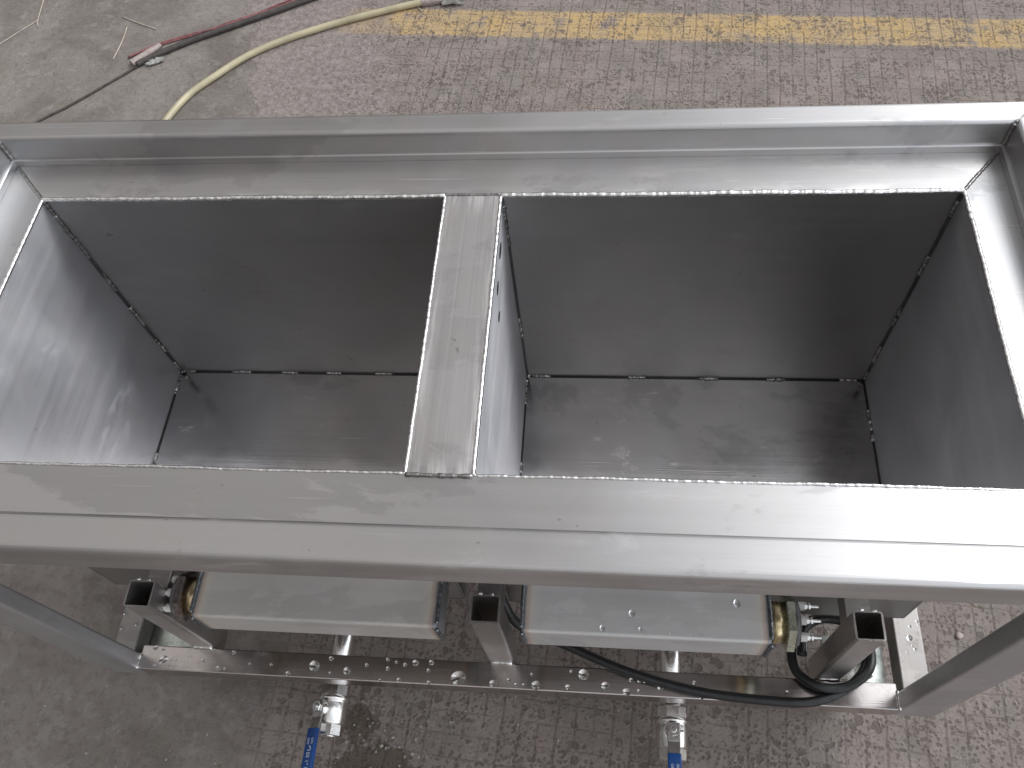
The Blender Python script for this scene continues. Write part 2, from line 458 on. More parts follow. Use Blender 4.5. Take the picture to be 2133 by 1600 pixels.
def beads(parent, mk, L):
    for p, q, r_, st_, j_ in L:
        w_ = B(); bead_geo(w_, p, q, r_, st_, j_); w_.obj('weld_bead', mk, parent, True)

def catmull(P, n=10):
    P = [Vector(p) for p in P]; P = [P[0]*2-P[1]] + P + [P[-1]*2-P[-2]]; out = []
    for i in range(1, len(P)-2):
        for k in range(n):
            t = k/n; a, b_, c, d = P[i-1], P[i], P[i+1], P[i+2]
            out.append(.5*((2*b_) + (c-a)*t + (2*a-5*b_+4*c-d)*t*t + (3*b_-a-3*c+d)*t**3))
    out.append(P[-2]); return out

# ------------------------------------------------------------------ floor
b = B()
b.add([Vector((-14, -9, 0)), Vector((14, -9, 0)), Vector((14, 16, 0)), Vector((-14, 16, 0))], [(0, 1, 2, 3)])
b.obj('floor', 'floor')['kind'] = 'structure'

# ------------------------------------------------------------------ the tank
X0, X1, Y0, Y1 = -.948, .525, .445, .9275          # opening
D0, D1 = -.260, -.1705                             # bridge between the basins
SX0, SX1, SY0, SY1 = -1.025, .592, .357, 1.008     # shelf limits
OX0, OX1, OY0, OY1 = -1.073, .642, .303, 1.054     # outer limits of raised lip
ZS, ZT, ZB = -1.0, -.942, -1.557
tank = empty('twin_basin_tank', W(-.215, .68, FZ))
tag(tank, 'large brushed stainless steel twin basin tank on an open frame, two drain valves in front', 'tank')

# shelf plates, mitred
def shelf(name, pts, mk):
    b = B(); v = [W(x, y, ZS) for x, y in pts] + [W(x, y, ZS-.004) for x, y in pts]
    b.add(v, [(0,1,2,3), (7,6,5,4), (0,4,5,1), (1,5,6,2), (2,6,7,3), (3,7,4,0)])
    return b.obj(name, mk, tank)
sf = shelf('shelf_plate', [(SX0, SY0), (SX1, SY0), (X1, Y0), (X0, Y0)], 'sx')
sb = shelf('shelf_plate', [(X0, Y1), (X1, Y1), (SX1, SY1), (SX0, SY1)], 'sx')
sl = shelf('shelf_plate', [(SX0, SY0), (X0, Y0), (X0, Y1), (SX0, SY1)], 'sy')
sr = shelf('shelf_plate', [(X1, Y0), (SX1, SY0), (SX1, SY1), (X1, Y1)], 'sy')
b = B(); b.box(D0, D1, Y0, Y1, ZS-.004, ZS+.0006, .0004, 1)
bridge = b.obj('bridge_plate', 'bridge', tank)

# raised lip: profile (outward distance, z) swept round a mitred rectangle
def arc(cd, cz, r, a0, a1, n=5):
    return [(cd+r*math.cos(math.radians(a0+(a1-a0)*i/n)), cz+r*math.sin(math.radians(a0+(a1-a0)*i/n))) for i in range(n+1)]
r = .0075; Wd = .047
prof = [(-.0035, -.9995), (-.0035, -.986)] + arc(-.001, -.986, .0025, 180, 90, 3)
prof = [(-.0030, -.9995), (-.0030, -.9875), (-.0012, -.9858), (.0016, -.9855)]
prof += arc(.0016+r, ZT-r, r, 180, 90) + arc(Wd-r, ZT-r, r, 90, 0) + arc(Wd-.004, -1.003+.004, .004, 0, -90, 3)
prof += [(0.0, -1.003)]
def lip():
    b = B(); v = []
    for d, z in prof:
        fx = d*(SX0-OX0)/Wd; gx = d*(OX1-SX1)/Wd; fy = d*(SY0-OY0)/Wd; gy = d*(OY1-SY1)/Wd
        v += [W(SX0-fx, SY0-fy, z), W(SX1+gx, SY0-fy, z), W(SX1+gx, SY1+gy, z), W(SX0-fx, SY1+gy, z)]
    f = []; mi = []
    n = len(prof)
    for i in range(n):
        j = (i+1) % n
        for k in range(4):
            f.append((i*4+k, i*4+(k+1) % 4, j*4+(k+1) % 4, j*4+k)); mi.append(k % 2)
    b.add(v, f); b.m = mi
    return b.obj('raised_lip', ['sx', 'sy'], tank)
liprim = lip()
b = B()
for k, (ix, iy, ox, oy) in enumerate(((SX0, SY0, OX0, OY0), (SX1, SY0, OX1, OY0), (SX1, SY1, OX1, OY1), (SX0, SY1, OX0, OY1))):
    bead(b, (ix, iy, ZS+.002), (ix, iy, ZT-.004), .0032)
    bead(b, (ix, iy, ZT+.0002), (ox+(.006 if ox < 0 else -.006), oy+(.006 if oy < .6 else -.006), ZT+.0002), .0016, jit=.6)
b.obj('weld_bead', 'weld_dark', liprim, True)
b = B()
for (a, c), (e, h) in (((SX0, SY1), (X0, Y1)), ((SX1, SY1), (X1, Y1)), ((SX0, SY0), (X0, Y0)), ((SX1, SY0), (X1, Y0))):
    bead(b, (a, c, ZS), (e, h, ZS), .0030, jit=.8)
b.obj('weld_bead', 'weld_dark', sb, True)
# thin bright seam where shelf meets lip, front side
b = B(); 
for x in (-.9, -.62, -.31, -.05, .2, .42):
    bead(b, (x+random.uniform(-.05, .05), SY0-.0032, ZT+.0002-.0085), (x+.16+random.uniform(-.03, .08), SY0-.0030, ZT+.0002-.0085), .0011, jit=.9)
b.obj('weld_bead', 'weld', liprim, True)

# basins
def basin(x0, x1, first):
    t = .004
    zi = ZB
    b = B()
    def rect(p, q, r_, s_, mi): b.add([W(*p), W(*q), W(*r_), W(*s_)], [(0, 1, 2, 3)], mi)
    zt = ZS-.004
    # inner faces
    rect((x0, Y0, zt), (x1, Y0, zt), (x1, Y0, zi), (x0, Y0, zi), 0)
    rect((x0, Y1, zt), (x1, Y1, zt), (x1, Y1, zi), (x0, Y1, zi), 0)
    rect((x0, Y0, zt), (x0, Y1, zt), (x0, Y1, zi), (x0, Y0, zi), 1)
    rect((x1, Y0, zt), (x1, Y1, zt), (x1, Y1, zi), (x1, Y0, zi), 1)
    # outer faces
    a0, a1, c0, c1, z = x0-t, x1+t, Y0-t, Y1+t, zi-t
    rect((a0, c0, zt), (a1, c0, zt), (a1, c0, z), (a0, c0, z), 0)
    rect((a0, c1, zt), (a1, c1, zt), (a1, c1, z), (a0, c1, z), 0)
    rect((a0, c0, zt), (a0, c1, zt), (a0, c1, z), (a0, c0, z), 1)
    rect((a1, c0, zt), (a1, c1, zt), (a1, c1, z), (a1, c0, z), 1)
    rect((a0, c0, z), (a1, c0, z), (a1, c1, z), (a0, c1, z), 0)
    me = bpy.data.meshes.new('basin')
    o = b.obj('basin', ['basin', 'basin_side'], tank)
    bf = B(); bf.box(x0+.0005, x1-.0005, Y0+.0005, Y1-.0005, zi-.003, zi+.001)
    bf.obj('basin_floor', 'basin_floor', o)
    # dark root seams, drawn wider to paint in the soft corner shading
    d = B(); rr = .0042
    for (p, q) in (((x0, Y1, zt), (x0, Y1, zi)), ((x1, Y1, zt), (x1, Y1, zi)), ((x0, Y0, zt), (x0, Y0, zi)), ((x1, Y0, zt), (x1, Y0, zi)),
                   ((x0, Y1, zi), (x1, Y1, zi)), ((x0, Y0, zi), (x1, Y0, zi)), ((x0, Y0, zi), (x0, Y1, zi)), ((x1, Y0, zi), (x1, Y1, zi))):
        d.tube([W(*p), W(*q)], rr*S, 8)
    d.obj('corner_seam_shade', 'seam', o, True)
    # stitch welds
    def stitches(p, q, spots, r=.0042):
        P, Q = Vector(p), Vector(q)
        for t0, t1 in spots:
            w_jit = random.uniform(-.004, .004)
            w = B(); bead(w, P.lerp(Q, t0+w_jit), P.lerp(Q, t1+w_jit), r, .0028, 2.0)
            w.obj('stitch_weld', 'weld_dark', o, True)
    e = .001
    if first:
        stitches((x0+e, Y1-e, zi+e), (x1, Y1-e, zi+e), ((.0, .05), (.17, .235), (.335, .39), (.49, .54), (.645, .70), (.80, .86)))
        stitches((x0+e, Y1-e, zt), (x0+e, Y1-e, zi), ((.0, .27), (.35, .45), (.55, .66), (.76, .84), (.92, .97)))
        stitches((x0+e, Y1-e, zi+e), (x0+e, Y0, zi+e), ((.0, .12), (.42, .52), (.8, .9)))
    else:
        stitches((x0+e, Y1-e, zi+e), (x1, Y1-e, zi+e), ((.0, .075), (.31, .365), (.52, .575), (.72, .775), (.93, .98)))
        stitches((x1-e, Y1-e, zt), (x1-e, Y1-e, zi), ((.03, .09), (.27, .36), (.53, .63), (.76, .86), (.93, .985)))
        stitches((x1-e, Y1-e, zi+e), (x1-e, Y0, zi+e), ((.14, .29), (.55, .70), (.85, .95)))
        stitches((x0+e, Y1-e, zi+e), (x0+e, Y0, zi+e), ((.02, .14), (.42, .54), (.8, .9)))
        stitches((x0+e, Y1-e, zt), (x0+e, Y1-e, zi), ((.03, .2), (.6, .72)))
    # bright bead round the mouth
    m_ = B()
    zz = ZS-.0005
    bead(m_, (x0, Y1, zz), (x1, Y1, zz), .0040, .0022, .6)
    bead(m_, (x0, Y0, zz), (x1, Y0, zz), .0024, .0022, .9)
    bead(m_, (x0, Y0, zz), (x0, Y1, zz), .0032, .0022, .3)
    bead(m_, (x1, Y0, zz), (x1, Y1, zz), .0026 if first else .0032, .0022, .7)
    m_.obj('weld_bead', 'weld', o, True)
    return o
ba = basin(X0, D0, True)
bb = basin(D1, X1, False)
# discs of painted shade for overflow slots in the bridge-side wall of the right-hand basin
for y, z, ry, rz in ((.852, -1.044, .016, .007), (.786, -1.054, .013, .006), (.760, -1.094, .010, .006)):
    c = W(D1, y, z)
    s_ = B(); s_.add([c+Vector((.0006, math.cos(a)*ry*S, math.sin(a)*rz*S)) for a in [2*PI*i/20 for i in range(20)]] +
           [c+Vector((-.002, math.cos(a)*ry*S, math.sin(a)*rz*S)) for a in [2*PI*i/20 for i in range(20)]],
           [tuple(range(20)), tuple(range(39, 19, -1))] + [(i, (i+1) % 20, 20+(i+1) % 20, 20+i) for i in range(20)])
    s_.obj('slot_shade_disc', 'dark', bb)
# bridge end welds
b = B()
bead(b, (D0, Y0-.002, ZS+.001), (D1, Y0-.002, ZS+.001), .0030, .004, 1.2)
bead(b, (D0, Y1+.001, ZS+.0005), (D1, Y1+.001, ZS+.0005), .0022, .003, 1.0)
b.obj('weld_bead', 'weld_dark', bridge, True)

# ------------------------------------------------------------------ frame
ZR = -1.66
def rail(name, x0, x1, y0, y1, mk='rail'):
    b = B(); b.box(x0, x1, y0, y1, ZR-.05, ZR, .0022, 2); return b.obj(name, mk, tank)
fr = rail('bottom_rail', -.915, .53, .303, .350)
rr_ = rail('bottom_rail', -.915, .53, 1.005, 1.054)
M['rail_y'] = steel('rail_side', 'y', base=(.30,.29,.28), rough=.34, grime=.5, dirt=.6, metal=.7)
lr = rail('bottom_rail', -.978, -.930, .335, 1.021, 'rail_y')
rt = rail('bottom_rail', .541, .590, .337, 1.021, 'rail_y')
b = B(); bead(b, (-.915, .303, ZR+.0015), (-.915, .333, ZR+.0015), .003, .004, 1.0)
bead(b, (.53, .303, ZR+.001), (.53, .337, ZR+.001), .0028, .004, 1.0)
b.obj('weld_bead', 'weld', fr, True)
for x0, x1, y0, y1 in ((-.990, -.916, .3035, .334), (.531, .604, .3035, .336), (-.990, -.916, 1.022, 1.053), (.531, .604, 1.022, 1.053)):
    b = B(); b.box(x0, x1, y0, y1, ZR-.052, -1.004, .0045, 3); b.obj('leg', 'leg', tank)

# square upright tubes with open tops
for x0, x1 in ((-.8135, -.766), (-.217, -.1675), (.3885, .4345)):
    b = B(); hollow_tube(b, x0, x1, .3505, .3975, ZR-.045, -1.372, .0032, .0055)
    t = b.obj('upright_tube', 'tube', tank)
    b = B(); bead(b, (x0+.004, .3495, ZR+.0025), (x1-.004, .3495, ZR+.0025), .0034, .0045, 1.3)
    bead(b, (x0+.012, .3985, -1.374), (x0+.018, .3985, -1.374), .0028, .002, .5)
    bead(b, (x0+.030, .3985, -1.374), (x0+.037, .3985, -1.374), .0028, .002, .5)
    b.obj('weld_bead', 'weld', t, True)
    # cross bracket from the tube back to the basin wall
    b = B(); b.box(x0+.003, x1-.003, .3985, .4405, -1.46, -1.42, .001, 1); b.obj('cross_strut', 'tube', tank)

# heater boxes
def heater(x0, x1, mk, end):
    b = B(); b.box(x0, x1, .346, .4405, -1.485, -1.400, .0055, 4)
    o = b.obj('heater_box', mk, tank)
    w = B()
    for x in (x0, x1):
        for p, q in (((x, .353, -1.3995), (x, .44, -1.3995)), ((x, .3455, -1.408), (x, .3455, -1.48))):
            bead(w, p, q, .0034, .0025, .5)
    w.obj('weld_bead', 'weld_blue', o, True)
    return o
hb1 = heater(-.704, -.275, 'box1', -1)
hb2 = heater(-.134, .268, 'box2', 1)
def terminal(box, x, sgn, hexm):
    c = W(x, .392, -1.443); ax = Vector((sgn, 0, 0)); u = S
    b = B(); b.lathe(c, ax, [(0, .034*u), (.027*u, .034*u), (.027*u, .030*u)], 36); b.obj('brass_collar', 'brass', box, True)
    b = B(); b.lathe(c+ax*.027*u, ax, [(0, .045*u), (.001, .047*u), (.013*u, .047*u), (.014*u, .045*u)], 6, phase=PI/6); b.obj('hex_flange', hexm, box)
    b = B(); b.lathe(c+ax*.041*u, ax, [(0, .040*u), (.004*u, .040*u), (.005*u, .036*u), (.008*u, .036*u)], 36); b.obj('gasket', 'gasket', box, True)
    for dz, dy in ((.017, .024), (.022, -.001), (.015, -.026)):
        q = c + ax*.049*u + Vector((0, dy*u, dz*u))
        b = B()
        b.lathe(q, ax, [(0, .0075*u), (.010*u, .0075*u), (.010*u, .005*u)], 16, 0)
        b.lathe(q+ax*.010*u, ax, [(0, .0068*u), (.004*u, .0068*u)], 6, 1)
        b.lathe(q+ax*.014*u, ax, [(0, .0034*u), (.003*u, .0034*u)], 12, 1)
        b.lathe(q+ax*.017*u, ax, [(0, .0062*u), (.003*u, .0062*u)], 6, 1)
        b.lathe(q+ax*.020*u, ax, [(0, .0026*u), (.013*u, .0026*u)], 12, 1)
        b.obj('terminal_post', ['ceramic', 'screw'], box)
terminal(hb2, .2685, 1, 'hex')
terminal(hb1, -.7045, -1, 'hex_red')

# droplets
def drop(x, y, z, r, parent, ex=1.0, ang=0.0, hgt=.42):
    n, m_ = 20, 6; v = []; f = []
    k = random.uniform(.0, .25); ph = random.random()*6
    for j in range(m_):
        a = (j/(m_))*PI/2
        for i in range(n):
            t = 2*PI*i/n; rr = r*math.cos(a)*(1+k*.3*math.cos(t-ph)+k*.18*math.cos(2*t+ph))
            X = rr*math.cos(t)*ex; Y = rr*math.sin(t)
            v.append(W(x+X*math.cos(ang)-Y*math.sin(ang), y+X*math.sin(ang)+Y*math.cos(ang), z+.0001+r*hgt*math.sin(a)))
    v.append(W(x, y, z+r*hgt))
    for j in range(m_-1):
        for i in range(n): f.append((j*n+i, j*n+(i+1) % n, (j+1)*n+(i+1) % n, (j+1)*n+i))
    for i in range(n): f.append(((m_-1)*n+i, (m_-1)*n+(i+1) % n, m_*n))
    f.append(tuple(range(n-1, -1, -1)))
    return mesh_obj('water_droplet', v, f, 'water', parent, True)
import numpy as np
Rm = np.array([[0.99372914, -0.01458245, 0.11085918], [0.06848326, 0.86311543, -0.50034168], [-0.08838806, 0.50479611, 0.8587016]])
def bp(px, py, z):      # survey lookup only: a photo point to a place on a known surface height
    r_ = Rm @ np.array([px-1066.5, -(py-800.), -1768.]); r_ = r_*(z/r_[2]); return float(r_[0]), float(r_[1])
rail_drops = [(655,1388,11),(690,1372,5),(723,1398,8),(600,1403,5),(688,1402,3),(764,1386,4),(808,1374,4),(808,1393,4),(826,1380,3),(844,1385,4),
    (866,1381,6),(899,1380,5),(893,1397,4),(831,1416,4),(792,1417,3),(954,1412,14),(1060,1417,4),(1075,1427,4),(1091,1427,3),(1117,1428,9),(1108,1405,3),
    (1184,1432,6),(1190,1399,3),(1216,1405,10),(1261,1428,8),(1305,1443,7),(1315,1417,4),(1332,1418,4),(1343,1420,3),(1376,1430,7),(1411,1433,6),
    (1331,1439,3),(1447,1422,4),(1460,1454,5),(1027,1424,7),(893,1422,4),(341,1374,9),(325,1347,5),(341,1352,4),(357,1374,3),(352,1386,3),(367,1375,2),
    (423,1376,4),(455,1392,5),(468,1393,3),(388,1389,2),(487,1359,4),(322,1387,3),(565,1385,3),(520,1383,3),(1640,1442,4),(1570,1450,3)]
for px, py, pr_ in rail_drops:
    x, y = bp(px, py, ZR)
    y = min(max(y, .303+pr_*.0009), .349-pr_*.0008)
    drop(x, y, ZR, pr_*.00098, fr, random.uniform(.85, 1.1), random.random()*3, .15)
for px, py, pr_ in ((262,1276,6),(286,1299,5),(256,1307,5),(272,1290,2),(300,1262,3)):
    x, y = bp(px, py, ZR); drop(min(max(x, -.972), -.936), y, ZR, pr_*.00098, lr, 1, 0, .34)
for px, py, pr_ in ((1895,1305,3),(1894,1329,6),(1910,1295,3),(1887,1325,2),(1913,1302,2),(1906,1353,3),(1900,1345,2),(1890,1360,2)):
    x, y = bp(px, py, ZR); drop(min(max(x, .546), .586), y, ZR, pr_*.00098, rt, 1, 0, .34)
for px, py, pr_ in ((1316,1278,8),(1255,1308,7),(1334,1311,5),(1535,1258,9),(1397,1320,2),(1440,1322,2)):
    x, y = bp(px, py, -1.40); drop(x, y, -1.40, pr_*.0008, hb2, .8, 0, .5)

# drain pipes and ball valves
ZP = -1.80
def hexring(b, c, ax, t0, t1, r, mi=0, n=6, ph=PI/6):
    b.lathe(c, ax, [(t0, r*.93), (t0+.0012, r), (t1-.0012, r), (t1, r*.93)], n, mi, ph)
def text_mesh(body, size):
    cu = bpy.data.curves.new('txt', 'FONT'); cu.body = body; cu.size = size; cu.extrude = .00015; cu.resolution_u = 3
    o = bpy.data.objects.new('txt', cu); COL.objects.link(o)
    bpy.context.view_layer.update()
    me = bpy.data.meshes.new_from_object(o)
    vs = [v.co.copy() for v in me.vertices]; fs = [tuple(p.vertices) for p in me.polygons]
    bpy.data.objects.remove(o); bpy.data.meshes.remove(me); bpy.data.curves.remove(cu)
    return vs, fs
def valve(x, ytop, roll, lever_yaw, pipe_r=.0215):
    # drain pipe: drops from the basin, turns and runs out to the front
    b = B(); R_ = pipe_r*S
    pts = [W(x, .56, ZB-.004), W(x, .56, ZP+.05)] + [W(x, .51+.05*math.cos(a), ZP+.05-.05*math.sin(a)) for a in [PI/2*i/8 for i in range(1, 9)]] + [W(x, ytop-.002, ZP)]
    b.tube(pts, R_, 28, True); p = b.obj('drain_pipe', 'valve', tank, True)
    for q in p.data.polygons: q.use_smooth = len(q.vertices) == 4
    # valve
    v = empty('ball_valve', (0, 0, 0)); v.parent = tank
    c = W(x, ytop, ZP); v.location = c - parent_origin(tank)
    ax = Vector((0, -1, 0)); u = S
    b = B()
    b.lathe(c, ax, [(0, .023*u), (.009*u, .023*u), (.010*u, .021*u), (.012*u, .021*u)], 32)
    hexring(b, c, ax, .011*u, .033*u, .0295*u, 0, 8, PI/8)
    b.obj('end_nut', 'valve', v)
    b = B()
    b.lathe(c, ax, [(.031*u, .026*u), (.033*u, .033*u), (.043*u, .0335*u), (.044*u, .031*u), (.047*u, .0315*u), (.086*u, .0305*u), (.089*u, .028*u), (.089*u, .022*u)], 48)
    bo = b.obj('valve_body', 'valve', v, True)
    for q in bo.data.polygons: q.use_smooth = len(q.vertices) == 4
    b = B(); hexring(b, c, ax, .088*u, .110*u, .0275*u, 0, 8, PI/8)
    b.lathe(c, ax, [(.110*u, .0200*u), (.1115*u, .0190*u)], 32)
    b.obj('end_nut', 'valve', v)
    # stem, tilted by roll about the pipe axis
    up = Vector((math.sin(roll), 0, math.cos(roll)))
    side = up.cross(ax).normalized()
    sc = c + ax*.060*u
    b = B(); b.lathe(sc, up, [(.024*u, .015*u), (.034*u, .014*u), (.036*u, .0095*u), (.0415*u, .0095*u)], 24)
    b.obj('stem_boss', 'valve', v, True)
    b = B(); hexring(b, sc, up, .0445*u, .0505*u, .0112*u, 0)
    b.lathe(sc, up, [(.0505*u, .0052*u), (.055*u, .0050*u), (.0555*u, .004*u)], 16)
    b.obj('stem_nut', 'screw', v)
    # lever: flat steel bar, then blue sleeve
    rot = Matrix.Rotation(lever_yaw, 3, up)
    d = (rot @ ax); sd = (rot @ side)
    def bar(bb, a0, a1, w0, w1, h0, h1, zc0, zc1, bev=0):
        vs = []
        for a_, w_, h_, zc in ((a0, w0, h0, zc0), (a1, w1, h1, zc1)):
            for su, sv in ((-1, -1), (1, -1), (1, 1), (-1, 1)):
                vs.append(sc + d*a_*u + sd*su*w_*u + up*(zc+sv*h_)*u)
        bm = bmesh.new(); vv = [bm.verts.new(q) for q in vs]
        for q in ((0,1,2,3),(7,6,5,4),(0,4,5,1),(1,5,6,2),(2,6,7,3),(3,7,4,0)): bm.faces.new([vv[i] for i in q])
        bmesh.ops.recalc_face_normals(bm, faces=bm.faces)
        if bev: bmesh.ops.bevel(bm, geom=list(bm.edges), offset=bev*u, segments=3, profile=.5, affect='EDGES')
        bm.verts.index_update()
        bb.add([q.co.copy() for q in bm.verts], [[q.index for q in f_.verts] for f_ in bm.faces]); bm.free()
    b = B(); bar(b, -.014, .020, .0125, .0125, .0016, .0016, .0430, .0430, .0012)
    bar(b, .0195, .046, .0122, .0110, .0016, .0016, .0430, .0475, .0010)
    bar(b, -.002, .002, .019, .019, .0018, .0018, .0395, .0395, .0005)
    lv = b.obj('lever', 'lever', v)
    b = B(); bar(b, .041, .190, .0128, .0128, .0045, .0045, .0480, .0560, .0026)
    gr_ = b.obj('lever_grip', 'grip', v)
    for q in gr_.data.polygons: q.use_smooth = True
    try: gr_.data.set_sharp_from_angle(angle=math.radians(50))
    except Exception: pass
    # print on the sleeve; reads away from the stem
    slope = (.0560-.0480)/(.190-.041)
    bt = B()
    def put(txt, size, along, across):
        vs, fs = text_mesh(txt, size*u)
        out_ = []
        for q in vs:
            al = along*u + q.x; zz_ = (.0480 + slope*(along+q.x/u-.041) + .0045+.0003)*u
            out_.append(sc + d*al + sd*(across*u - 0) * 1 + (sd*(q.y)) * 1 + up*(zz_+q.z))
        bt.add(out_, fs)
    sgn = 1
    put('ON', .0072, .060, .0030); put('OFF', .0072, .060, -.0070)
    put('SS 1" BALL VALVE', .0115, .0865, -.0036)
    # curved arrow
    ar = []
    ccx, ccy = .0795, .0002
    arcp = [(ccx+.0042*math.cos(a), ccy+.0042*math.sin(a)) for a in [math.radians(-60+200*i/12) for i in range(13)]]
    pts = [sc + d*a_*u + sd*q_*u + up*(.0480+slope*(a_-.041)+.0048)*u for a_, q_ in arcp]
    bt.tube(pts, .0006*u, 6)
    a_, q_ = arcp[-1]
    bt.add([sc + d*(a_+dx)*u + sd*(q_+dy)*u + up*(.0480+slope*(a_-.041)+.0050)*u for dx, dy in ((-.0022, 0), (.0022, 0), (0, -.0034))], [(0, 1, 2)])
    bt.obj('lettering', 'ink', v)
    return v
valve(-.549, .328, math.radians(-25), math.radians(3))
valve(.137, .322, math.radians(0), 0)

# casters under the frame corners
def caster(x, y, mk):
    b = B(); b.box(x-.055, x+.055, y-.042, y+.052, ZR-.0575, ZR-.0525, .001, 1)
    cp = b.obj('caster', mk, tank)
    w = B(); w.lathe(W(x+.02, y+.035, ZR-.0525), (0, 0, 1), [(0, .012*S), (.005*S, .012*S), (.006*S, .009*S)], 6); w.obj('plate_bolt', 'screw', cp)
    w = B(); w.lathe(W(x-.014, y, FZ+.05), (1, 0, 0), [(0, .046*S), (.004*S, .05*S), (.024*S, .05*S), (.028*S, .046*S)], 32); w.obj('wheel', 'wheel', cp)
    w = B(); w.box(x-.019, x-.0165, y-.022, y+.022, FZ+.04, ZR-.058); w.box(x+.0165, x+.019, y-.022, y+.022, FZ+.04, ZR-.058)
    w.lathe(W(x, y, ZR-.0665), (0, 0, 1), [(0, .024*S), (.0088*S, .026*S)], 24); w.obj('fork', 'lever', cp)
M['plate'] = plain('zinc_plate', (.52,.56,.52), .32, 1.0, .25, 60)
for x, y in ((-.885, .392), (.475, .392), (-.885, .97), (.475, .97)): caster(x, y, 'plate')

# ------------------------------------------------------------------ black power cable
cab = []
zc = ZR+.0095
pts = [(-.235, .60, -1.50), (-.205, .50, -1.53), (-.183, .437, -1.585), (-.15, .412, -1.64), (-.07, .386, -1.645), (.04, .345, -1.645), (.17, .316, zc), (.297, .306, zc), (.381, .309, zc), (.445, .338, zc),
       (.478, .380, zc+.012), (.472, .440, zc+.006), (.425, .462, zc-.002), (.372, .446, zc), (.350, .405, zc+.002), (.352, .362, zc+.002), (.385, .334, zc+.010), (.435, .334, zc+.012),
       (.474, .362, zc+.026), (.482, .405, zc+.022), (.455, .446, zc+.016), (.408, .455, zc+.014), (.370, .432, zc+.018), (.362, .385, zc+.02)]
b = B(); b.tube(catmull([W(*p) for p in pts], 12), .0088*S, 12)
o = b.obj('power_cable', 'black', None, True)
tag(o, 'thick black cable lying along the bottom rail and coiled round the right upright tube', 'cable')

# scraps on the frame corner
def crumple(name, cx, cy, cz, sx, sy, h, mk, n=9, seed=1, rot=0.0):
    rnd = random.Random(seed); v = []; f = []
    H = [[rnd.random() for _ in range(n)] for _ in range(n)]
    for lay in (0, 1):
        for i in range(n):
            for j in range(n):
                a = (i/(n-1)-.5); c = (j/(n-1)-.5)
                k = 1 - .35*rnd.random()*(abs(a) > .4 or abs(c) > .4) if lay == 0 else 1
                if lay == 0: H[i][j] = (k, H[i][j])
                k = H[i][j][0]
                X, Y = a*sx*k, c*sy*k
                v.append(W(cx+X*math.cos(rot)-Y*math.sin(rot), cy+X*math.sin(rot)+Y*math.cos(rot), cz+H[i][j][1]*h - lay*.0012))
    for i in range(n-1):
        for j in range(n-1):
            q = (i*n+j, (i+1)*n+j, (i+1)*n+j+1, i*n+j+1)
            f.append(q); f.append(tuple(n*n+x for x in reversed(q)))
    bd = [(i, 0) for i in range(n)] + [(n-1, j) for j in range(1, n)] + [(i, n-1) for i in range(n-2, -1, -1)] + [(0, j) for j in range(n-2, 0, -1)]
    ids = [i*n+j for i, j in bd]
    for k in range(len(ids)):
        a, c = ids[k], ids[(k+1) % len(ids)]; f.append((a, c, c+n*n, a+n*n))
    return mesh_obj(name, v, f, mk)
o = crumple('plastic_scrap', .462, .372, ZR-.0500, .085, .055, .012, 'plastic', seed=5, rot=.5)
tag(o, 'crumpled white film lying on the caster plate inside the right front frame corner', 'plastic scrap')
def pebble(x, y, z, r, seed, mk='pebble'):
    rnd = random.Random(seed); bm = bmesh.new(); bmesh.ops.create_icosphere(bm, subdivisions=2, radius=r)
    for v in bm.verts: v.co *= 1+rnd.uniform(-.16, .16)
    for v in bm.verts: v.co.z *= .6; v.co += W(x, y, z)
    bm.verts.index_update()
    vs = [v.co.copy() for v in bm.verts]; fs = [[v.index for v in f_.verts] for f_ in bm.faces]; bm.free()
    return mesh_obj('pebble', vs, fs, mk, None, True)
tag(pebble(.497, .398, ZR-.050, .0085, 2), 'small pale pink pebble on the caster plate beside the cable coil', 'pebble')
tag(pebble(.750, .504, FZ+.003, .006, 3, 'tape'), 'small white pebble on the pitted floor right of the frame', 'pebble')

# ------------------------------------------------------------------ things on the far floor
def floor_pts(L, h): return [W(*bp(px, py, FZ), FZ+h) for px, py in L]
hose_r = .0115
L = [(300, 330), (330, 285), (360, 242), (400, 200), (450, 165), (520, 121), (600, 87), (700, 55), (780, 34), (860, 15), (925, 4), (1000, -14), (1100, -50), (1230, -110)]
hs = empty('garden_hose', W(*bp(600, 87, FZ), FZ))
tag(hs, 'translucent beige hose curving across the concrete behind the tank', 'hose')
b = B(); b.tube(catmull(floor_pts(L, hose_r), 10), hose_r*S, 14); b.obj('hose_line', 'hose', hs, True)
b = B()
wp = floor_pts([(880, 11), (905, 7), (930, 2), (955, -5)], hose_r)
b.tube(catmull(wp, 6), hose_r*S*1.35, 12, True, 0, None); b.obj('tape_wrap', 'tape', hs, False)
o = crumple('plastic_scrap', bp(945, 4, FZ)[0], bp(945, 4, FZ)[1]-.012, FZ+.004, .085, .03, .018, 'plastic', seed=8, rot=.1)
tag(o, 'white plastic strip under the taped end of the beige hose', 'plastic scrap')

